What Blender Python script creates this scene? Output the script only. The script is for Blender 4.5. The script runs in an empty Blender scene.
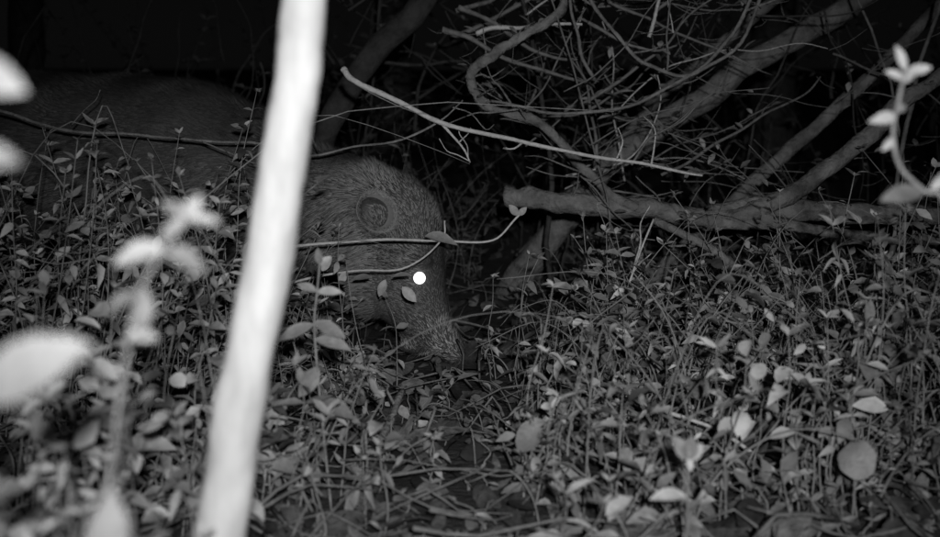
import bpy, math, random, bmesh, bisect
from mathutils import Vector, noise, Matrix
R = random.Random(31)
sc = bpy.context.scene
try:
    sc.view_settings.view_transform='Standard'; sc.view_settings.look='None'; sc.view_settings.exposure=0
except Exception: pass

# ---------------------------------------------------------------- materials
def mat(name, c0, c1, scale=20, rough=0.7, bump=0.3, island=0.0, transl=0.0, spec=0.3, stretch=(1,1,1), detail=6, bumpscale=None, dist=0.01):
    m=bpy.data.materials.new(name); m.use_nodes=True
    nt=m.node_tree; N=nt.nodes; L=nt.links
    b=N['Principled BSDF']; out=N['Material Output']
    tc=N.new('ShaderNodeTexCoord'); mp=N.new('ShaderNodeMapping'); mp.inputs['Scale'].default_value=stretch
    L.new(tc.outputs['Object'],mp.inputs['Vector'])
    n=N.new('ShaderNodeTexNoise'); n.inputs['Scale'].default_value=scale; n.inputs['Detail'].default_value=detail; n.inputs['Roughness'].default_value=0.65
    L.new(mp.outputs[0],n.inputs['Vector'])
    cr=N.new('ShaderNodeValToRGB'); cr.color_ramp.elements[0].position=0.3; cr.color_ramp.elements[1].position=0.7
    cr.color_ramp.elements[0].color=(c0,c0,c0,1); cr.color_ramp.elements[1].color=(c1,c1,c1,1)
    L.new(n.outputs['Fac'],cr.inputs['Fac'])
    col=cr.outputs['Color']
    if island>0:
        g=N.new('ShaderNodeNewGeometry'); mr=N.new('ShaderNodeMapRange')
        mr.inputs['To Min'].default_value=1-island; mr.inputs['To Max'].default_value=1+island*0.6
        L.new(g.outputs['Random Per Island'],mr.inputs['Value'])
        mx=N.new('ShaderNodeVectorMath'); mx.operation='SCALE'
        L.new(col,mx.inputs[0]); L.new(mr.outputs[0],mx.inputs['Scale']); col=mx.outputs[0]
    L.new(col,b.inputs['Base Color'])
    b.inputs['Roughness'].default_value=rough
    b.inputs['Specular IOR Level'].default_value=spec
    if bump>0:
        n2=N.new('ShaderNodeTexNoise'); n2.inputs['Scale'].default_value=bumpscale or scale*3; n2.inputs['Detail'].default_value=4
        L.new(mp.outputs[0],n2.inputs['Vector'])
        bp=N.new('ShaderNodeBump'); bp.inputs['Strength'].default_value=bump; bp.inputs['Distance'].default_value=dist
        L.new(n2.outputs['Fac'],bp.inputs['Height']); L.new(bp.outputs[0],b.inputs['Normal'])
    if transl>0:
        t=N.new('ShaderNodeBsdfTranslucent'); L.new(col,t.inputs['Color'])
        ms=N.new('ShaderNodeMixShader'); ms.inputs[0].default_value=transl
        L.new(b.outputs[0],ms.inputs[1]); L.new(t.outputs[0],ms.inputs[2]); L.new(ms.outputs[0],out.inputs['Surface'])
    return m
M_soil=mat('soil',0.015,0.05,scale=14,bump=0.8,rough=0.95,bumpscale=60,dist=0.02)
M_leaf=mat('leaf_infrared',0.10,0.30,scale=30,island=0.85,transl=0.12,bump=0.2,rough=0.6)
M_leafbright=mat('leaf_pale_herb',0.26,0.48,scale=30,island=0.6,transl=0.12,bump=0.2,rough=0.5)
M_leafdim=mat('leaf_far_dimmed',0.04,0.10,scale=30,island=0.6,bump=0.2,rough=0.6)  # leaf copy darkened for distant plants, flash fading painted into the colour
M_leafnear=mat('leaf_near',0.18,0.27,scale=60,island=0.3,transl=0.15,bump=0.3,rough=0.5)
M_leafmid=mat('leaf_mid',0.18,0.34,scale=60,island=0.6,transl=0.15,bump=0.15,rough=0.5)
M_litter=mat('dry_leaf',0.03,0.14,scale=45,island=0.85,bump=0.4,rough=0.85)
M_bark=mat('bark',0.07,0.22,scale=22,bump=0.9,rough=0.9,bumpscale=90)
M_barkdim=mat('bark_dimmed',0.02,0.06,scale=22,bump=0.7,rough=0.9,bumpscale=90)  # bark copy darkened, mostly for distant wood, to imitate the flash fading
M_twig=mat('twig_bark',0.07,0.18,scale=30,bump=0.5,rough=0.85)
M_barkpale=mat('pale_bark',0.30,0.48,scale=50,bump=0.5,rough=0.85)
M_stem=mat('green_stem',0.10,0.22,scale=40,bump=0.2,rough=0.7)
M_sapling=mat('sapling_bark',0.30,0.44,scale=26,bump=0.6,rough=0.75,stretch=(1,1,0.3),bumpscale=60,dist=0.004)
M_skin=mat('tapir_skin',0.02,0.06,scale=7,bump=0.9,rough=0.8,bumpscale=120,dist=0.006,detail=9)
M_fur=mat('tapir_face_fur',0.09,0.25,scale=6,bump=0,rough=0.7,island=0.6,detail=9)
M_furdim=mat('tapir_body_fur_dimmed',0.03,0.10,scale=6,bump=0,rough=0.7,island=0.6,detail=9)  # darker than the face by nature, and to paint in flash falloff
M_lip=mat('tapir_pale_lip_fur',0.30,0.45,scale=20,bump=0,rough=0.7,island=0.4)
M_pale=mat('tapir_ear_edge',0.14,0.22,scale=60,bump=0.4)
M_ear=mat('tapir_inner_ear',0.02,0.06,scale=60,bump=0.4)
M_hoof=mat('tapir_hoof',0.05,0.08,scale=60,bump=0.2)
M_eyedark=mat('tapir_eye',0.01,0.02,scale=60,bump=0,rough=.1)
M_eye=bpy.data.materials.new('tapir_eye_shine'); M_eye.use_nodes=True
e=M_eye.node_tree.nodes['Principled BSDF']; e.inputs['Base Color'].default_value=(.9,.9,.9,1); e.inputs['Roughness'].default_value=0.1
e.inputs['Emission Color'].default_value=(1,1,1,1); e.inputs['Emission Strength'].default_value=2.5  # emission stands in for flash light reflected back by the eye

# ---------------------------------------------------------------- mesh helpers
class Buf:
    def __init__(s): s.v=[]; s.f=[]; s.m=[]
    def obj(s,name,mats,parent=None,smooth=True):
        me=bpy.data.meshes.new(name); me.from_pydata(s.v,[],s.f)
        for k in mats: me.materials.append(k)
        if s.m: me.polygons.foreach_set('material_index',s.m)
        if smooth: me.polygons.foreach_set('use_smooth',[True]*len(me.polygons))
        me.update(); o=bpy.data.objects.new(name,me); sc.collection.objects.link(o)
        if parent: o.parent=parent
        return o
def catmull(pts,n):
    P=[Vector(p) for p in pts]; P=[P[0]*2-P[1]]+P+[P[-1]*2-P[-2]]; out=[]
    for i in range(1,len(P)-2):
        a,b,c,d=P[i-1],P[i],P[i+1],P[i+2]
        for k in range(n):
            t=k/n
            out.append(0.5*((2*b)+(c-a)*t+(2*a-5*b+4*c-d)*t*t+(3*b-3*c+d-a)*t**3))
    out.append(P[-2]); return out
def tube(B,pts,r0,r1,sides=6,sub=4,mi=0,lump=0.0,wob=0.0,seed=0):
    C=catmull(pts,sub) if sub>0 else [Vector(p) for p in pts]
    n=len(C); base=len(B.v); prev=None
    for i,c in enumerate(C):
        t=(C[min(i+1,n-1)]-C[max(i-1,0)]).normalized()
        if prev is None:
            u=t.orthogonal().normalized()
        else:
            u=(prev-t*prev.dot(t))
            u=u.normalized() if u.length>1e-6 else t.orthogonal().normalized()
        prev=u; w=t.cross(u)
        f=i/(n-1); r=r0+(r1-r0)*f
        if wob: c=c+noise.noise_vector(c*6+Vector((seed,0,0)))*wob
        for k in range(sides):
            a=2*math.pi*k/sides; d=u*math.cos(a)+w*math.sin(a)
            rr=r
            if lump: rr=r*(1+lump*noise.noise(c*18+d*0.9+Vector((seed,seed,0)))+lump*0.5*noise.noise((c+d*r)*60))
            p=c+d*rr; B.v.append((p.x,p.y,p.z))
    for i in range(n-1):
        for k in range(sides):
            a=base+i*sides+k; b=base+i*sides+(k+1)%sides
            B.f.append((a,b,b+sides,a+sides)); B.m.append(mi)
    B.f.append(tuple(base+k for k in reversed(range(sides)))); B.m.append(mi)
    B.f.append(tuple(base+(n-1)*sides+k for k in range(sides))); B.m.append(mi)
    return C
PROF=[(0.18,0.55),(0.45,1.0),(0.75,0.68)]
ROUND=[(0.12,0.6),(0.35,1.0),(0.65,1.0),(0.88,0.6)]
LONG=[(0.12,0.5),(0.35,1.0),(0.6,.85),(0.85,0.4)]
def leaf(B,base,d,nrm,L,W,mi=0,droop=0.25,fold=0.22,prof=PROF):
    bx,by,bz=base; d=d.normalized(); s=d.cross(nrm)
    if s.length<1e-5: s=d.orthogonal()
    s.normalize(); n=s.cross(d)
    b0=len(B.v); V=B.v
    V.append((bx,by,bz))
    for t,w in prof:
        hw=W*0.5*w; dz=-droop*L*t*t
        cx=bx+d.x*L*t+n.x*dz; cy=by+d.y*L*t+n.y*dz; cz=bz+d.z*L*t+n.z*dz
        up=fold*hw
        V.append((cx+s.x*hw+n.x*up,cy+s.y*hw+n.y*up,cz+s.z*hw+n.z*up))
        V.append((cx,cy,cz))
        V.append((cx-s.x*hw+n.x*up,cy-s.y*hw+n.y*up,cz-s.z*hw+n.z*up))
    dz=-droop*L
    V.append((bx+d.x*L+n.x*dz,by+d.y*L+n.y*dz,bz+d.z*L+n.z*dz))
    k=len(prof); F=B.f
    F.append((b0,b0+1,b0+2)); F.append((b0,b0+2,b0+3))
    for i in range(k-1):
        a=b0+1+3*i; F.append((a,a+3,a+4,a+1)); F.append((a+1,a+4,a+5,a+2))
    a=b0+1+3*(k-1); t=b0+1+3*k
    F.append((a,t,a+1)); F.append((a+1,t,a+2))
    B.m.extend([mi]*(4+2*(k-1)))
def hnoise(x,y): return noise.noise(Vector((x*1.3,y*1.3,0.3)))*0.035+noise.noise(Vector((x*5,y*5,1.7)))*0.016
def ground_z(x,y):
    z=hnoise(x,y)
    if y>4: z+=min((y-4)*0.10,1.5)
    return z
# ---------------------------------------------------------------- ground
B=Buf()
def axis(lo,hi,flo,fhi,step):
    a=[flo+i*step for i in range(int((fhi-flo)/step)+1)]
    s=step; v=flo; pre=[]
    while v>lo: s*=1.5; v-=s; pre.append(max(v,lo))
    s=step; v=a[-1]; post=[]
    while v<hi: s*=1.5; v+=s; post.append(min(v,hi))
    return pre[::-1]+a+post
xs=axis(-150,150,-3,3,0.06); ys=axis(-60,200,0.6,7,0.06)
for y in ys:
    for x in xs: B.v.append((x,y,ground_z(x,y)))
nx=len(xs)
for j in range(len(ys)-1):
    for i in range(nx-1):
        a=j*nx+i; B.f.append((a,a+1,a+1+nx,a+nx)); B.m.append(0)
B.obj('ground',[M_soil])

# ---------------------------------------------------------------- leaf litter
B=Buf()
for i in range(4400):
    y=1.3+R.random()**1.3*4.5; x=R.uniform(-0.55,0.55)*y*1.15
    a=R.uniform(0,6.283); L=R.choice((.03,.04,.05,.06,.08))*R.uniform(.8,1.2)
    d=Vector((math.cos(a),math.sin(a),R.uniform(-0.35,0.5)))
    n=Vector((R.uniform(-.8,.8),R.uniform(-1.2,.3),1))
    leaf(B,(x,y,ground_z(x,y)+R.uniform(0.004,0.04)),d,n,L,L*R.uniform(0.4,0.7),0,droop=R.uniform(-.5,.7),fold=R.uniform(-.7,.8),prof=ROUND if L>.06 else PROF)
for i in range(520):
    y=R.uniform(1.5,4.5); x=R.uniform(-0.5,0.5)*y; a=R.uniform(0,6.28); l=R.uniform(0.06,0.45)
    p=[(x+math.cos(a)*l*t+R.uniform(-.02,.02),y+math.sin(a)*l*t+R.uniform(-.02,.02),ground_z(x,y)+0.02+R.uniform(0,0.09)) for t in (0,.33,.66,1)]
    tube(B,p,R.uniform(.0015,.0045),.001,4,2,1)
B.obj('leaf_litter',[M_litter,M_twig])

# ---------------------------------------------------------------- undergrowth
def shoot(B,pts,h,ls,gap,stemr,mats,lo,prof,wr,alt,br=0):
    C=tube(B,pts,stemr*1.4,stemr*0.6,4,4,mats[1])
    n=max(2,int(h*(1-lo)/gap)); rot=R.uniform(0,3.14)
    for i in range(n+1):
        t=lo+(1-lo)*i/n; idx=min(int(t*(len(C)-1)),len(C)-1); c=C[idx]
        rot+=math.pi/2+R.uniform(-.4,.4)
        if R.random()<0.15: continue
        sz=ls*(0.7+0.5*math.sin(t*2.6))*R.uniform(.55,1.25)
        for s in range(1 if alt else 2):
            a=rot+s*math.pi+R.uniform(-.35,.35); up=R.uniform(-0.8,0.8) if t<.9 else R.uniform(.2,1.1)
            d=Vector((math.cos(a),math.sin(a),up))
            nn=Vector((R.uniform(-.9,.9),R.uniform(-1.0,.4),1))
            b=c
            if alt:
                b=c+d.normalized()*sz*.35; tube(B,[c,b],.0009,.0007,3,1,mats[1])
            leaf(B,(b.x,b.y,b.z),d,nn,sz,sz*wr*R.uniform(.8,1.2),mats[0],droop=R.uniform(-.2,.8),fold=R.uniform(0,.8),prof=prof)
    c=C[-1]
    for s in range(R.choice((2,3,4,5))):
        a=R.uniform(0,6.28); sz=ls*R.uniform(.4,.8)
        leaf(B,(c.x,c.y,c.z),Vector((math.cos(a),math.sin(a),R.uniform(.3,1.6))),Vector((0,-.3,1)),sz,sz*.42,mats[0],droop=.3,prof=prof)
    for k in range(br):
        c=C[int(len(C)*R.uniform(.3,.7))]; a=R.uniform(0,6.28); l=h*R.uniform(.2,.42)
        e=c+Vector((math.cos(a)*.8,math.sin(a)*.8,R.uniform(.1,.8)))*l; m=(c+e)/2+Vector((0,0,-.1*l))
        shoot(B,[c,m,e],l,ls*.85,gap*.9,stemr*.7,mats,.2,prof,wr,alt,0)
def plant(B,x,y,h,ls,lean=None,gap=0.04,stemr=0.0016,mats=(0,1),z0=None,lo=0.2,prof=PROF,wr=.46,alt=False,br=0):
    z=ground_z(x,y) if z0 is None else z0
    la=R.uniform(0,6.283); lm=R.uniform(0.05,0.7)*h if lean is None else lean
    bend=R.uniform(-0.4,0.4)*h*0.5
    pts=[]
    for k in range(5):
        t=k/4
        pts.append((x+math.cos(la)*lm*t*t+math.sin(la)*bend*math.sin(t*3.1)*0.5+R.uniform(-.008,.008),
                    y+math.sin(la)*lm*t*t+math.cos(la)*bend*math.sin(t*3.1)*0.5, z+h*t*(1-0.2*t*lm/h)))
    shoot(B,pts,h,ls,gap,stemr,mats,lo,prof,wr,alt,br)
KEY=[(-.60,.62,),(-.42,.58),(-.30,.60),(-.22,.60),(-.17,.46),(-.135,.28),(-.11,.18),(-.06,.10),(-.01,.07),(.03,.12),(.08,.28),(.13,.40),(.19,.42),(.26,.34),(.34,.34),(.42,.42),(.6,.5)]
def hmax(u):
    for (a,ha),(b,hb) in zip(KEY,KEY[1:]):
        if a<=u<=b: return ha+(hb-ha)*(u-a)/(b-a)
    return .5
B=Buf(); cnt=0
SPEC=[dict(prof=PROF,wr=.46,alt=False),dict(prof=ROUND,wr=.68,alt=True),dict(prof=LONG,wr=.30,alt=False),dict(prof=PROF,wr=.5,alt=True)]
PICK=(0,2,0,3,1,2,0,3)
while cnt<640:
    y=1.7+R.random()**0.9*3.3; u=R.uniform(-.60,.60); x=u*y
    if -2.15<x<.02 and 2.88<y<3.95: continue
    dn=noise.noise(Vector((x*2.8,y*2.8,5.0)))
    if dn<.0 and R.random()<.85: continue
    H=hmax(u)
    if y<2.4: H=min(H,0.38-0.14*(2.4-y)/.6)
    h=H*R.uniform(.3,1.0)*(1+dn*.6)
    if -.14<u<.04 and y>2.3: h=min(h,.07)
    if y>3.9 and u<.0: h=R.uniform(.2,.6)
    sp=SPEC[PICK[int(abs(noise.noise(Vector((x*1.6,y*1.6,9)))*12+R.random()*2.5))%8]]
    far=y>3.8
    plant(B,x,y,max(h,.045),R.choice((.018,.024,.030,.038,.05))*R.uniform(.85,1.15),gap=R.uniform(.022,.045),mats=(2,1) if far else (3 if R.random()<.22 else 0,1),br=R.choice((0,1,2,3)) if h>.12 else 0,**sp)  # far plants take the dimmed leaf copy, distance falloff as colour
    cnt+=1
for i in range(560):
    y=R.uniform(1.6,4.0); u=R.uniform(-.55,.55); x=u*y
    if noise.noise(Vector((x*3,y*3,2.0)))<.05: continue
    if -.3<x<.05 and y>2.6: continue
    plant(B,x,y,R.uniform(.03,.09),R.uniform(.02,.04),gap=.025,**R.choice(SPEC))
for i in range(62):
    x=R.uniform(-1.22,-.50); y=R.uniform(2.2,2.85)
    plant(B,x,y,R.uniform(.35,.66),R.uniform(.024,.038),gap=.032,lean=R.uniform(.02,.14),mats=(3,1),br=R.choice((0,1,1,2)),**R.choice((SPEC[0],SPEC[0],SPEC[2],SPEC[3])))
for i in range(18):
    x=R.uniform(-.45,-.22); y=R.uniform(2.35,2.85)
    plant(B,x,y,R.uniform(.14,.30)*(1 if x<-.3 else .6),R.uniform(.025,.04),gap=.03,lean=R.uniform(.02,.1),mats=(R.choice((0,3)),1),br=R.choice((0,1,2)),**R.choice(SPEC))
for i in range(30):
    x=R.uniform(.25,1.05); y=R.uniform(2.3,2.95)
    plant(B,x,y,R.uniform(.2,.42),R.uniform(.024,.038),gap=.034,lean=R.uniform(.02,.2),mats=(R.choice((0,3)),1),br=R.choice((1,2,3)),**R.choice(SPEC))
# tall sparse stems standing above the herb layer
for i in range(78):
    y=R.uniform(1.9,3.0); u=R.choice((R.uniform(.03,.42),R.uniform(.05,.30),R.uniform(.28,.46),R.uniform(-.42,-.2))); x=u*y
    k=1.25 if u>.33 else 1
    plant(B,x,y,R.uniform(.28,.52)*k*(1 if y>2.4 else .75),R.uniform(.022,.04),gap=R.uniform(.04,.07),lean=R.uniform(.02,.26),stemr=.002,mats=(R.choice((0,3)),1),lo=.35,br=R.choice((0,0,1)),**R.choice((SPEC[0],SPEC[2],SPEC[0])))
for (x,y,h) in ((-.235,2.6,.36),(-.175,2.7,.24),(-.30,2.6,.44),(-.27,2.7,.26),(.06,2.8,.30),(.10,2.75,.36)):
    plant(B,x,y,h,.026,gap=.055,lean=.05,stemr=.0014,mats=(3,1),lo=.4,**SPEC[0])
for i in range(150):
    y=R.uniform(1.7,3.8); u=R.uniform(.0,.55) if R.random()<.7 else R.uniform(-.5,-.05); x=u*y
    if -2.15<x<.02 and y>2.88: continue
    h=hmax(u)*R.uniform(.3,1.2); a=R.uniform(0,6.28); s=R.uniform(.05,.5)*h/.3
    if -.14<u<.03: h=min(h,.09)
    z=ground_z(x,y)
    tube(B,[(x,y,z),(x+math.cos(a)*s*.2,y+math.sin(a)*s*.1,z+h*.6),(x+math.cos(a)*s*.6,y+math.sin(a)*s*.2,z+h),(x+math.cos(a)*s*1.2,y+math.sin(a)*s*.3,z+h*R.uniform(.6,1.1))],R.choice((.001,.0018,.003)),.0009,4,5,R.choice((1,4)),.1,.01)
B.obj('undergrowth_foliage',[M_leaf,M_stem,M_leafdim,M_leafbright,M_twig])

# ---------------------------------------------------------------- branches
def branch(name,pts,r0,r1,m,lump=.18,wob=.0,sides=10,sub=10,twigs=0,seed=1):
    B=Buf(); C=tube(B,pts,r0,r1,sides,sub,0,lump,wob,seed)
    for i in range(twigs):
        c=C[R.randrange(len(C)//6,len(C))]; a=R.uniform(0,6.28); l=R.uniform(.08,.3)
        d=Vector((math.cos(a),math.sin(a)*.5,R.uniform(-.3,.9)))
        p=[c+d*l*t+noise.noise_vector(c+d*t*3)*.05*t for t in (0,.4,.7,1)]
        tube(B,p,min(r1,.004),.0012,4,3,0)
    return B.obj(name,[m])
B=Buf()
tube(B,[(-.325,1.21,-.03),(-.30,1.2,.10),(-.263,1.2,.264),(-.245,1.2,.38),(-.212,1.2,.54),(-.187,1.2,.70),(-.178,1.2,.807),(-.165,1.2,1.0),(-.13,1.22,1.5),(-.10,1.25,2.3)],.0285,.022,28,14,0,.12,.004,3)
B.obj('sapling_trunk',[M_sapling])
branch('fallen_branch',[(.10,3.36,.43),(.161,3.34,.432),(.38,3.3,.418),(.644,3.3,.391),(.907,3.3,.403),(1.141,3.3,.391),(1.404,3.3,.391),(1.9,3.35,.42),(2.4,3.4,.38)],.033,.026,M_bark,.4,.022,14,14,6)
branch('fallen_branch',[(.60,3.27,.385),(.673,3.26,.366),(.937,3.25,.353),(1.17,3.26,.324),(1.404,3.28,.315),(1.9,3.3,.2),(2.2,3.3,.0)],.017,.015,M_bark,.4,.012,10,12,4,2)
branch('fallen_branch',[(.74,3.3,.375),(.80,3.26,.392),(.95,3.25,.47),(1.12,3.25,.588),(1.25,3.25,.719),(1.41,3.25,.836),(1.8,3.3,1.25)],.028,.02,M_bark,.3,.01,12,10,5,4)
branch('leaning_trunk',[(.10,4.1,-.02),(.426,4,.424),(.603,4,.584),(.887,4,.779),(1.17,4,.956),(1.454,4,1.133),(2.2,4,1.7)],.05,.038,M_bark,.2,.02,14,8,3,5)
branch('leaning_trunk',[(.5,3.85,.0),(.893,3.8,.387),(1.078,3.8,.555),(1.28,3.8,.741),(1.516,3.8,.976),(2.0,3.8,1.5)],.026,.02,M_bark,.2,.01,10,8,3,6)
branch('leaning_trunk',[(-.78,4.15,.1),(-.567,4.1,.477),(-.425,4.1,.814),(-.177,4.1,1.08),(.1,4.1,1.5)],.05,.042,M_barkdim,.2,.02,14,8,5,7)
branch('leaning_trunk',[(.2,4.4,.1),(.55,4.4,.55),(1.0,4.4,.95),(1.5,4.4,1.4)],.03,.02,M_bark,.2,.03,10,8,3,27)
branch('mossy_branch',[(.30,3.4,1.2),(.263,3.3,1.012),(.146,3.3,.909),(.029,3.3,.822),(0,3.3,.763),(.059,3.3,.69),(.219,3.3,.631),(.38,3.3,.485),(.497,3.3,.40)],.014,.013,M_bark,.7,.035,10,14,14,8)
branch('vine',[(-.33,2.92,.80),(-.296,2.9,.767),(-.18,2.9,.711),(-.077,2.9,.664),(.077,2.9,.626),(.231,2.9,.587),(.411,2.9,.554),(.591,2.9,.525)],.0085,.0035,M_barkpale,.3,.012,8,10,3,9)
branch('vine',[(-.077,2.9,.664),(-.02,2.9,.60),(.0,2.88,.56)],.004,.002,M_barkpale,.3,.006,6,6,3,9)
branch('vine',[(.411,2.9,.554),(.47,2.95,.62),(.56,3.0,.66),(.60,3.0,.70)],.004,.002,M_twig,.3,.006,6,6,2,10)
branch('vine',[(.30,3.2,1.3),(.335,3.2,1.03),(.44,3.2,.883),(.511,3.2,.826),(.652,3.2,.789),(.809,3.2,.945),(.86,3.2,1.3)],.006,.005,M_bark,.3,.02,6,8,4,11)
branch('vine',[(.85,3.2,1.3),(.794,3.2,1.0),(.709,3.2,.86),(.539,3.2,.732),(.369,3.2,.69),(.199,3.2,.684),(.05,3.2,.72)],.006,.004,M_bark,.3,.02,6,8,6,12)
branch('vine',[(-.55,2.78,.34),(-.414,2.75,.366),(-.219,2.75,.373),(-.073,2.75,.366),(.049,2.75,.373),(.117,2.75,.434)],.0042,.0025,M_barkpale,.3,.012,6,8,0,13)
branch('vine',[(-.50,2.75,.22),(-.439,2.75,.263),(-.293,2.75,.295),(-.171,2.75,.305),(-.073,2.75,.373),(-.065,2.75,.42)],.0035,.002,M_barkpale,.3,.012,6,8,0,14)
branch('vine',[(-1.35,2.9,.72),(-1.208,2.9,.69),(-1.054,2.9,.651),(-.822,2.9,.626),(-.565,2.9,.6),(-.334,2.9,.587),(-.128,2.9,.636),(-.02,2.95,.72)],.0045,.0025,M_bark,.3,.02,6,8,5,15)
branch('fallen_branch',[(.5,3.05,.40),(.559,3,.371),(.718,3,.264),(.878,3,.158),(1.064,3,.065),(1.2,3,.0)],.011,.012,M_bark,.3,.015,8,8,3,16)
branch('vine',[(.455,2.8,.42),(.40,2.75,.31),(.355,2.72,.17),(.33,2.7,-.01)],.0025,.0035,M_barkpale,.2,.006,6,8,2,17)
branch('vine',[(.36,2.1,.13),(.46,2.05,.10),(.55,1.95,.05),(.62,1.8,.0)],.0035,.003,M_barkpale,.3,.006,6,8,0,18)
branch('fallen_branch',[(-.14,2.35,.10),(-.17,2.2,.055),(-.25,2.0,.01)],.008,.006,M_bark,.3,.01,8,8,1,19)

B=Buf()
def cane(p,d,l,r,mi,curl):
    pts=[]; c=Vector(p); d=Vector(d).normalized()
    ax=Vector((R.uniform(-1,1),R.uniform(-.4,.4),R.uniform(-1,1)))
    for k in range(8):
        pts.append(c.copy()); c=c+d*l/7
        d=(d+ax*curl+Vector((R.uniform(-1,1),R.uniform(-1,1),R.uniform(-1,1)))*.24).normalized()
    return tube(B,pts,r,r*.45,5,4,mi,.25,.02,R.random()*10)
def ok(p): return not (p.x<.14 and 2.7<p.y<3.95 and p.z<.88)
def cane_set(num,ymin,ymax,u0,u1,z0,z1,mats,rs,lmax):
    n=0
    while n<num:
        y=R.uniform(ymin,ymax); u=R.uniform(u0,u1); x=u*y; z=.69+R.uniform(z0,z1)*y
        a=R.gauss(.5,1.0); d=Vector((math.cos(a),R.uniform(-.2,.2),math.sin(a))); l=R.uniform(.25,lmax)
        if not all(ok(Vector((x,y,z))+d*l*t) for t in (0,.5,1)): continue
        C=cane((x,y,z),d,l,R.choice(rs),R.choice(mats),R.uniform(-.2,.2))
        for q in range(R.choice((0,4,8,14))):
            c=C[R.randrange(len(C))]
            aa=R.uniform(0,6.28); dd=Vector((math.cos(aa),math.sin(aa)*.5,R.uniform(-.6,.8)))
            if R.random()<.4:
                tube(B,[c,c+dd*.05,c+dd*.11+Vector((0,0,.02))],.0014,.0008,4,2,mats[0])
            else: leaf(B,tuple(c),dd,Vector((0,-.6,1)),R.uniform(.02,.05),R.uniform(.012,.02),2)
        n+=1
cane_set(50,3.15,3.9,-.03,.18,-.08,.12,(0,0,0,1),(.0018,.0025,.0035,.006,.009),.8)
cane_set(12,3.15,3.9,.18,.45,-.05,.12,(0,3),(.0018,.0025,.004),1.0)
cane_set(60,3.95,5.2,-.12,.26,-.06,.16,(3,),(.002,.003,.005,.009),1.2)  # far canes use dimmed bark so the flash seems to fade
cane_set(36,4.1,5.5,-.45,.5,-.03,.16,(3,),(.003,.005,.008),1.3)
n=0
while n<36:
    y=R.uniform(3.2,5.5); u=R.uniform(-.5,.55); x=u*y
    if x<.25 and y<4.1: continue
    h=R.uniform(.5,2.2); lx=R.uniform(-.9,1.0); z=ground_z(x,y)-.02
    tube(B,[(x,y,z),(x+lx*.1,y,z+h*.35),(x+lx*.45,y+.05,z+h*.7),(x+lx*1.0,y+.1,z+h)],R.choice((.003,.004,.006,.01)),.002,5,8,3 if y>3.6 else 0,.2,.03,R.random()*9)
    n+=1
B.obj('branch_thicket',[M_twig,M_barkpale,M_leaf,M_barkdim])
B=Buf()
for i in range(150):
    y=R.uniform(4.8,9); u=R.uniform(-.6,.6); plant(B,u*y,y,R.uniform(.3,1.3),R.uniform(.04,.08),gap=.06,stemr=.004)
B.obj('background_shrubs',[M_leafdim,M_barkdim])
def forest_tree(x,y,r,h):
    B=Buf(); C=tube(B,[(x,y,ground_z(x,y)-.1),(x+.05,y,h*.3),(x-.05,y,h*.65),(x+.1,y,h)],r,r*.4,12,6,0,.15,.03,x)
    for i in range(9):
        c=C[R.randrange(len(C)//2,len(C))]; a=R.uniform(0,6.28); l=R.uniform(.8,2)
        e=c+Vector((math.cos(a)*l,math.sin(a)*l,R.uniform(.2,1)))
        tube(B,[c,(c+e)/2+Vector((0,0,.15)),e],r*.25,.01,6,4,0,.1)
        for k in range(160):
            q=c.lerp(e,R.uniform(.3,1.1))+Vector((R.gauss(0,.25),R.gauss(0,.25),R.gauss(0,.2)))
            leaf(B,tuple(q),Vector((R.uniform(-1,1),R.uniform(-1,1),R.uniform(-.6,.3))),Vector((0,0,1)),.11,.05,1)
    B.obj('forest_tree',[M_barkdim,M_leafdim])
for p in ((-2.6,6.5,.12,5),(1.9,7.2,.15,6),(-.6,8.2,.17,6),(3.6,6.0,.1,5),(.8,9.5,.2,7)): forest_tree(*p)

# ---------------------------------------------------------------- near plants
BIG=[(.1,.42),(.25,.8),(.45,1.0),(.65,.9),(.85,.5)]
def near_plant(name,stem,leaves,r=.0022,m=M_leafnear):
    B=Buf()
    if stem: tube(B,stem,r,r*.7,6,6,1)
    for (b,d,nn,L,W,dr) in leaves: leaf(B,b,Vector(d),Vector(nn),L,W,0,droop=dr,fold=.35,prof=BIG)
    return B.obj(name,[m,M_stem])
F=(0,-1,.25)
near_plant('broadleaf_plant',[(.565,1.27,0),(.55,1.26,.25),(.545,1.25,.45),(.526,1.25,.585),(.504,1.25,.601),(.476,1.25,.629),(.469,1.25,.668),(.475,1.25,.70),(.482,1.25,.734)],[
 ((.482,1.25,.734),(-.35,-.2,1),F,.030,.011,.2),((.482,1.25,.732),(1,-.2,.25),F,.030,.012,.2),((.481,1.25,.725),(-.9,-.3,.4),F,.024,.010,.2),((.48,1.25,.72),(.6,-.2,.9),F,.025,.010,.2),
 ((.472,1.25,.684),(-1,-.6,-.1),F,.032,.014,.4),((.470,1.25,.69),(.8,.2,.3),F,.02,.010,.3),
 ((.504,1.25,.601),(-1,-.2,-.15),(0,-1,.8),.054,.024,.1),((.51,1.25,.603),(.9,-.2,.7),F,.03,.013,.2),((.47,1.25,.66),(-.7,-.5,-.6),F,.020,.009,.4)],m=M_leafmid,r=.003)
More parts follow.
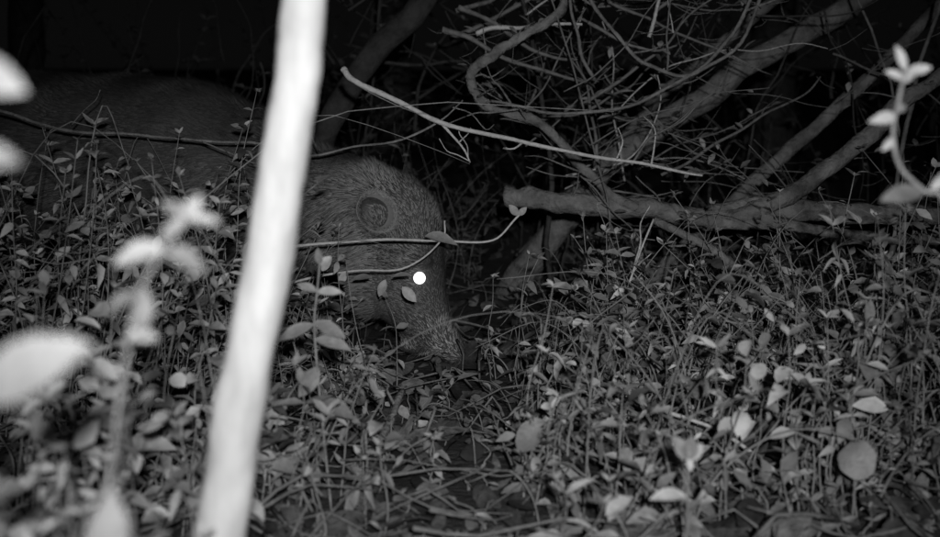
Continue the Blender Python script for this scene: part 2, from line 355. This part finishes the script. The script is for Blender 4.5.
near_plant('broadleaf_plant',[(-.30,.86,0),(-.29,.84,.2),(-.262,.82,.42),(-.24,.8,.54),(-.225,.8,.58),(-.20,.8,.615)],[
 ((-.20,.8,.613),(-.8,-.2,.7),(.3,-1,.6),.022,.009,.3),((-.20,.8,.613),(1,-.3,.1),(0,-.7,1),.024,.010,.3),((-.20,.8,.613),(.5,-.2,.9),(.5,-.6,.5),.020,.008,.2),((-.20,.8,.613),(-.7,-.4,-.4),F,.022,.010,.4),((-.2,.8,.613),(.1,-.5,1),F,.016,.007,.1),
 ((-.217,.8,.592),(-1,-.3,-.1),(0,-1,1),.036,.020,.3),((-.217,.8,.592),(1,-.4,-.3),(.2,-1,1),.034,.016,.3),
 ((-.232,.8,.565),(.15,-.5,-1),(.4,-1,.1),.032,.015,.3),((-.235,.8,.56),(-.9,-.2,-.3),(0,-.7,1),.028,.014,.4),((-.245,.8,.53),(1,-.2,.15),(0,-.6,1),.024,.013,.3),((-.25,.81,.50),(-1,-.2,.3),(0,-.5,1),.028,.014,.4)],m=M_leafmid)
near_plant('broadleaf_plant',[(-.32,.62,0),(-.31,.62,.3),(-.29,.6,.5),(-.262,.6,.535)],[
 ((-.262,.6,.537),(1,-.15,.62),(-.2,-1,.5),.064,.034,.25),((-.29,.6,.5),(1,-.1,-.2),(0,-.4,1),.045,.022,.2)])
near_plant('broadleaf_plant',[(-.34,.63,0),(-.34,.62,.4),(-.32,.6,.66),(-.275,.6,.72)],[
 ((-.272,.6,.716),(1,-.1,-.42),(-.1,-1,.3),.038,.020,.2),((-.272,.6,.668),(1,-.1,-.12),(-.1,-.8,.5),.034,.015,.1)])
near_plant('broadleaf_plant',[(-.24,.72,0),(-.235,.71,.22),(-.225,.7,.405)],[
 ((-.226,.7,.405),(.1,-.1,1),(.3,-1,.1),.050,.026,.1),((-.228,.7,.40),(-1,-.1,.2),F,.035,.018,.2)],m=M_leafbright)
near_plant('broadleaf_herb',[(-.235,1.92,0),(-.25,1.9,.18),(-.262,1.9,.32),(-.258,1.9,.38),(-.253,1.9,.43)],[
 ((-.253,1.9,.43),(-.1,-.2,1),F,.03,.014,.1),((-.253,1.9,.43),(.7,-.2,.6),F,.024,.012,.2),((-.258,1.9,.385),(1,-.3,.1),(0,-1,.8),.045,.018,.2),((-.258,1.9,.385),(-.9,-.3,.5),(0,-1,.8),.035,.016,.2),
 ((-.262,1.9,.335),(.9,-.3,-.35),(0,-1,.6),.06,.024,.2),((-.262,1.9,.33),(-1,-.3,-.3),(0,-1,.8),.065,.024,.2),((-.262,1.9,.305),(1,-.3,-.1),(0,-.8,1),.065,.026,.2),((-.256,1.9,.26),(-.5,-.3,-.9),(.4,-1,.2),.06,.03,.2),((-.25,1.9,.2),(.8,-.3,-.2),(0,-.8,1),.06,.03,.3)],m=M_leafmid,r=.0024)
def cluster(name,x,y,h,ls,n,m=M_leafmid,sx=.05):
    B=Buf()
    for i in range(n):
        k=dict(R.choice(SPEC))
        plant(B,x+R.uniform(-sx,sx),y+R.uniform(-.08,.08),h*R.uniform(.55,1.05),ls*R.uniform(.6,1.15),lean=.06,gap=.028,z0=0,lo=.3,**k)
    return B.obj(name,[m,M_stem])
cluster('leafy_herb',-.39,1.05,.42,.030,12,M_leafbright)  # paler leaves on these left clusters offset the flash dimming off-axis
cluster('leafy_herb',-.47,1.2,.38,.034,12,M_leafbright)
cluster('leafy_herb',-.33,1.02,.37,.028,10,M_leafbright)
cluster('leafy_herb',-.27,.95,.32,.026,8,M_leafbright)
cluster('leafy_herb',-.52,1.45,.46,.034,10,M_leafbright,sx=.1)
cluster('leafy_herb',-.40,1.5,.36,.036,9,sx=.08)
cluster('leafy_herb',-.60,1.8,.46,.04,12,M_leafbright,sx=.14)
cluster('leafy_herb',-.32,1.9,.28,.042,7,sx=.1)
cluster('leafy_herb',.16,1.6,.17,.042,5,sx=.06)
cluster('leafy_herb',.36,1.75,.26,.040,7,sx=.08)
cluster('leafy_herb',.52,1.9,.32,.040,9,M_leafbright,sx=.12)
cluster('leafy_herb',.62,2.3,.36,.038,12,sx=.18)
cluster('leafy_herb',.22,2.3,.30,.036,8,M_leafbright,sx=.12)
cluster('leafy_herb',.80,2.1,.50,.034,10,sx=.1)
near_plant('trumpet_flower',[(.30,1.55,0),(.295,1.53,.12),(.29,1.5,.235)],[
 ((.29,1.5,.225),(-.55,-.2,1),F,.04,.02,.0),((.29,1.5,.225),(.1,-.2,1),F,.036,.022,.0),((.29,1.5,.225),(.6,-.2,.8),F,.030,.018,.1),((.29,1.5,.23),(.2,-.2,-1),F,.02,.01,.1),((.292,1.52,.17),(-1,-.2,.2),(0,-.5,1),.05,.024,.3)],.003,m=M_leafbright)
near_plant('leaf_clump_on_vine',None,[((-.11,2.74,.385),(1,-.3,.05),(0,-.7,1),.078,.036,.4),((-.165,2.74,.262),(.7,-.2,-.7),F,.05,.026,.2),((-.205,2.74,.28),(-.4,-.2,-1),F,.045,.022,.2),((-.19,2.74,.285),(1,-.2,.3),(0,-.4,1),.05,.022,.2),((.117,2.75,.434),(-.7,-.2,.9),F,.035,.02,.1),((.117,2.75,.434),(.8,-.2,.8),F,.03,.016,.1),
 ((-.30,2.74,.30),(-.5,-.2,-.9),F,.04,.02,.3),((-.36,2.74,.30),(.6,-.2,.9),F,.04,.02,.3),((-.24,2.74,.285),(-1,-.2,.1),(0,-.8,1),.045,.02,.3)],m=M_leafmid)
B=Buf(); c=Vector((.659,2.0,.112)); B.v.append((c.x,c.y+.006,c.z))
for k in range(28):
    a=k*2*math.pi/28; r=.031*(1+.05*math.sin(3*a)+.03*math.sin(7*a)); B.v.append((c.x+r*math.cos(a),c.y+.008*math.sin(2*a)-.006,c.z+r*math.sin(a)))
for k in range(28): B.f.append((0,1+k,1+(k+1)%28)); B.m.append(0)
tube(B,[(.66,2.02,0),(.661,2.012,.06),(.659,2.008,.11)],.002,.0015,5,4,1)
rl=B.obj('round_leaf_plant',[M_leafnear,M_stem]); rl.location=(-.04,-.19,.02)

# ---------------------------------------------------------------- tapir
tapir=bpy.data.objects.new('tapir',None); sc.collection.objects.link(tapir)
T=Buf()
def loft(rings,seg=28):
    b0=len(T.v)
    for (c,a,b) in rings:
        for k in range(seg):
            t=2*math.pi*k/seg; p=c+a*math.cos(t)+b*math.sin(t); T.v.append(tuple(p))
    for i in range(len(rings)-1):
        for k in range(seg):
            a=b0+i*seg+k; b=b0+i*seg+(k+1)%seg; T.f.append((a,b,b+seg,a+seg)); T.m.append(0)
    T.f.append(tuple(b0+k for k in reversed(range(seg)))); T.m.append(0)
    e=b0+(len(rings)-1)*seg; T.f.append(tuple(e+k for k in range(seg))); T.m.append(0)
tor=[(-2.03,3.66,.60,.44,.06),(-1.98,3.64,.69,.36,.14),(-1.85,3.6,.765,.30,.215),(-1.65,3.54,.80,.26,.255),(-1.4,3.48,.81,.235,.28),(-1.1,3.4,.80,.24,.275),(-.9,3.35,.79,.255,.25),(-.75,3.31,.765,.265,.22),(-.62,3.25,.70,.265,.18),(-.5,3.19,.63,.26,.148),(-.39,3.14,.58,.245,.128),(-.30,3.10,.558,.24,.115),(-.24,3.07,.548,.235,.105)]
rg=[]
for i,(x,y,zt,zb,w) in enumerate(tor):
    j=min(i+1,len(tor)-1); k=max(i-1,0)
    d=Vector((tor[j][0]-tor[k][0],tor[j][1]-tor[k][1],0)).normalized(); l=Vector((-d.y,d.x,0))
    rg.append((Vector((x,y,(zt+zb)/2)),Vector((0,0,(zt-zb)/2)),l*w))
loft(rg)
f=Vector((.906,-.42,0)); l=Vector((.42,.906,0)); O=Vector((-.28,3.08,0))
def H(p,q,s=0): return O+f*p+l*s+Vector((0,0,q))
hd=[((-.02,.550),(-.10,.27),.10),((.07,.538),(-.05,.215),.108),((.14,.515),(-.01,.175),.106),((.195,.46),(.03,.145),.098),((.222,.38),(.065,.12),.086),((.228,.30),(.095,.10),.074),((.232,.22),(.12,.085),.060),((.246,.155),(.145,.072),.050),((.268,.11),(.172,.060),.043),((.292,.075),(.212,.045),.038),((.302,.05),(.240,.032),.030),((.296,.03),(.255,.022),.014)]
loft([((H(*F_)+H(*B_))/2,(H(*F_)-H(*B_))/2,l*w) for F_,B_,w in hd])
def blob(c,rx,ry,rz):
    loft([(c+Vector((0,0,rz*math.cos(t))),Vector((rx,0,0))*math.sin(t),Vector((0,ry,0))*math.sin(t)) for t in [0.12+i*(math.pi-.24)/10 for i in range(11)]],16)
blob(H(.155,.062),.052,.036,.024)
blob(H(.05,.22,-.062),.065,.05,.085); blob(H(.05,.22,.062),.065,.05,.085)
blob(H(.195,.300,-.064),.034,.024,.017); blob(H(.195,.300,.064),.034,.024,.017)
blob(H(.09,.40,-.10),.035,.03,.04); blob(H(.09,.40,.10),.035,.03,.04)
def limb(pts):
    C=[Vector(p[:3]) for p in pts]
    loft([(c,Vector((p[3],0,0)),Vector((0,p[4],0))) for c,p in zip(C,pts)],16)
limb([(-.58,3.12,.52,.10,.06),(-.55,3.10,.40,.10,.07),(-.52,3.08,.30,.072,.06),(-.46,3.07,.22,.052,.046),(-.41,3.06,.15,.044,.04),(-.385,3.05,.09,.036,.036),(-.375,3.04,.05,.042,.042),(-.37,3.03,.012,.05,.048)])
limb([(-.72,3.40,.52,.10,.06),(-.71,3.41,.40,.10,.07),(-.70,3.42,.30,.07,.06),(-.67,3.42,.17,.046,.042),(-.69,3.42,.09,.037,.036),(-.685,3.41,.05,.042,.042),(-.68,3.40,.012,.05,.048)])
for yo,xo in ((-.13,0),(.15,.16)):
    limb([(-1.80+xo,3.56+yo,.58,.15,.08),(-1.76+xo,3.54+yo,.46,.15,.09),(-1.70+xo,3.53+yo,.35,.10,.075),(-1.76+xo,3.53+yo,.26,.066,.05),(-1.83+xo,3.53+yo,.19,.045,.04),(-1.81+xo,3.52+yo,.11,.036,.036),(-1.79+xo,3.51+yo,.05,.043,.042),(-1.78+xo,3.50+yo,.012,.052,.048)])
limb([(-2.0,3.645,.62,.03,.03),(-2.04,3.66,.58,.024,.024),(-2.055,3.67,.53,.012,.012)])
body=T.obj('body',[M_skin],tapir)
rm=body.modifiers.new('remesh','REMESH'); rm.mode='VOXEL'; rm.voxel_size=.010; rm.use_smooth_shade=True
sm=body.modifiers.new('smooth','SMOOTH'); sm.factor=.5; sm.iterations=6
bpy.context.view_layer.update()
dg=bpy.context.evaluated_depsgraph_get(); ev=body.evaluated_get(dg); em=ev.to_mesh()
tri=[]
em.calc_loop_triangles(); V=[v.co.copy() for v in em.vertices]; NV=[v.normal.copy() for v in em.vertices]
cum=[];tot=0
for t in em.loop_triangles:
    tot+=t.area*(3.0 if V[t.vertices[0]].x>-.6 else 1.3); cum.append(tot); tri.append(tuple(t.vertices))
ev.to_mesh_clear()
B=Buf(); eyeP=[H(.195,.254,-.067),H(.195,.254,.058)]
for i in range(130000):
    a,b,c=tri[min(bisect.bisect(cum,R.random()*tot),len(tri)-1)]
    r1=math.sqrt(R.random()); r2=R.random()
    w0,w1,w2=1-r1,r1*(1-r2),r1*r2
    p=V[a]*w0+V[b]*w1+V[c]*w2; n=NV[a]
    if (p-eyeP[0]).length<.020 or (p-eyeP[1]).length<.018: continue
    if p.z<.03 and p.x<-.3: continue
    hx=max(0,min(1,(p.x+.30)/.1))
    flow=Vector((-1,.2,-.35))*(1-hx)+Vector((-.45,.2,.6))*hx+noise.noise_vector(p*9)*.8
    flow=flow-n*flow.dot(n)
    if flow.length<1e-3: continue
    flow.normalize(); L=(R.uniform(.012,.030) if hx<.5 else R.uniform(.006,.016))*(1+.3*noise.noise(p*12))
    tip=p+flow*L+n*L*R.uniform(.2,.7); s=flow.cross(n)*(.0012); k=len(B.v)
    B.v+= [tuple(p-s-n*.001),tuple(p+s-n*.001),tuple(tip)]; B.f.append((k,k+1,k+2))
    facef=max(0,min(1,(p.x+.62)/.34))  # blends to dimmed fur rearward, flash falloff mixed into the coat colour
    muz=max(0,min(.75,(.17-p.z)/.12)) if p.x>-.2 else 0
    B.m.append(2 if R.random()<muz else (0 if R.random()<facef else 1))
B.obj('coat',[M_fur,M_furdim,M_lip],tapir,smooth=False)
B=Buf()
for fx,fy in ((-.37,3.03),(-.68,3.40),(-1.78,3.37),(-1.62,3.65)):
    for a in (-.6,0,.6):
        c=Vector((fx+.035*math.cos(a)+.012,fy+.04*math.sin(a),.0))
        tube(B,[c+Vector((-.02,0,.04)),c+Vector((.01,0,.028)),c+Vector((.03,0,.008))],.018,.012,10,3)
B.obj('hooves',[M_hoof],tapir)
def ear(name,c,outd,up,rw,rh,depth=.034):
    out=Vector(outd).normalized(); up=Vector(up); up=(up-out*up.dot(out)).normalized(); sd=up.cross(out)
    B=Buf(); seg=30; rings=[(.02,-1.3,1),(.4,-1.2,1),(.72,-.7,1),(.90,-.15,0),(.97,.02,2),(1.0,0,2),(.97,-.15,0),(.86,-.6,0),(.6,-1.2,0),(.38,-1.6,0),(.3,-2.3,0)]
    for (rr,dd,mi) in rings:
        for k in range(seg):
            a=2*math.pi*k/seg; hh=rh*(1.0 if math.sin(a)<0 else 1.18)
            wv=1+.08*math.sin(2*a+1)+.06*math.sin(3*a)
            p=Vector(c)+sd*rw*rr*wv*math.cos(a)+up*hh*rr*math.sin(a)+out*depth*(dd+.7*rr*math.cos(a)-.6*rr*math.sin(a))
            B.v.append(tuple(p))
    for i in range(len(rings)-1):
        for k in range(seg):
            a=i*seg+k; b=i*seg+(k+1)%seg; B.f.append((a,b,b+seg,a+seg)); B.m.append(rings[i+1][2])
    B.f.append(tuple(range(seg))); B.m.append(1)
    for q in range(900):
        a=R.uniform(0,6.283); rr=R.uniform(.82,1.0)
        p=Vector(c)+sd*rw*rr*math.cos(a)+up*rh*rr*(1.0 if math.sin(a)<0 else 1.18)*math.sin(a)+out*depth*(-.10+.7*rr*math.cos(a)-.6*rr*math.sin(a))
        dd=(sd*math.cos(a)*.5+up*math.sin(a)*.5+out*.4+Vector((R.uniform(-.9,.9),0,R.uniform(-.9,.9)))).normalized()
        s=dd.cross(out).normalized()*.001; k=len(B.v)
        B.v+=[tuple(p-s),tuple(p+s),tuple(p+dd*R.uniform(.006,.016))]; B.f.append((k,k+1,k+2)); B.m.append(0)
    return B.obj(name,[M_fur,M_ear,M_pale],tapir)
ear('ear_near',H(.105,.425,-.130),(.55,-1,.15),(-.15,0,1),.044,.052)
ear('ear_far',H(.105,.425,.130),(.95,.5,.15),(-.15,0,1),.044,.052)
for nm,pp,mm in (('eye_near',eyeP[0],M_eye),('eye_far',eyeP[1],M_eyedark)):
    me=bpy.data.meshes.new(nm)
    bm=bmesh.new(); bmesh.ops.create_uvsphere(bm,u_segments=20,v_segments=14,radius=.0155); bm.to_mesh(me); bm.free()
    for p in me.polygons: p.use_smooth=True
    me.materials.append(mm); o=bpy.data.objects.new(nm,me); sc.collection.objects.link(o); o.location=pp; o.parent=tapir

# ---------------------------------------------------------------- night sky, moonlight, trail-camera flash
w=bpy.data.worlds.new('World'); sc.world=w; w.use_nodes=True; nt=w.node_tree
sky=nt.nodes.new('ShaderNodeTexSky'); sky.sky_type='NISHITA'; sky.sun_disc=False
sky.sun_elevation=math.radians(30); sky.sun_rotation=math.radians(160)
bw=nt.nodes.new('ShaderNodeRGBToBW'); nt.links.new(sky.outputs[0],bw.inputs[0]); nt.links.new(bw.outputs[0],nt.nodes['Background'].inputs[0])
nt.nodes['Background'].inputs[1].default_value=.0004
sd=bpy.data.lights.new('moon','SUN'); sd.energy=.004; sd.angle=math.radians(.5)
so=bpy.data.objects.new('moon',sd); sc.collection.objects.link(so); so.rotation_euler=(math.radians(60),0,math.radians(20))
fl=bpy.data.lights.new('infrared_flash','SPOT'); fl.energy=255; fl.spot_size=math.radians(57); fl.spot_blend=1; fl.shadow_soft_size=.025
fo=bpy.data.objects.new('infrared_flash',fl); sc.collection.objects.link(fo); fo.location=(.07,-.35,.86); fo.rotation_euler=(math.radians(80.5),0,math.radians(0))

cam=bpy.data.cameras.new('camera'); co=bpy.data.objects.new('camera',cam); sc.collection.objects.link(co)
co.location=(0,0,.69); co.rotation_euler=(math.radians(90),0,0)
cam.sensor_width=36; cam.lens=43.2; cam.shift_y=-.168; cam.clip_start=.05; cam.clip_end=600
cam.dof.use_dof=True; cam.dof.focus_distance=2.75; cam.dof.aperture_fstop=2.8
sc.camera=co
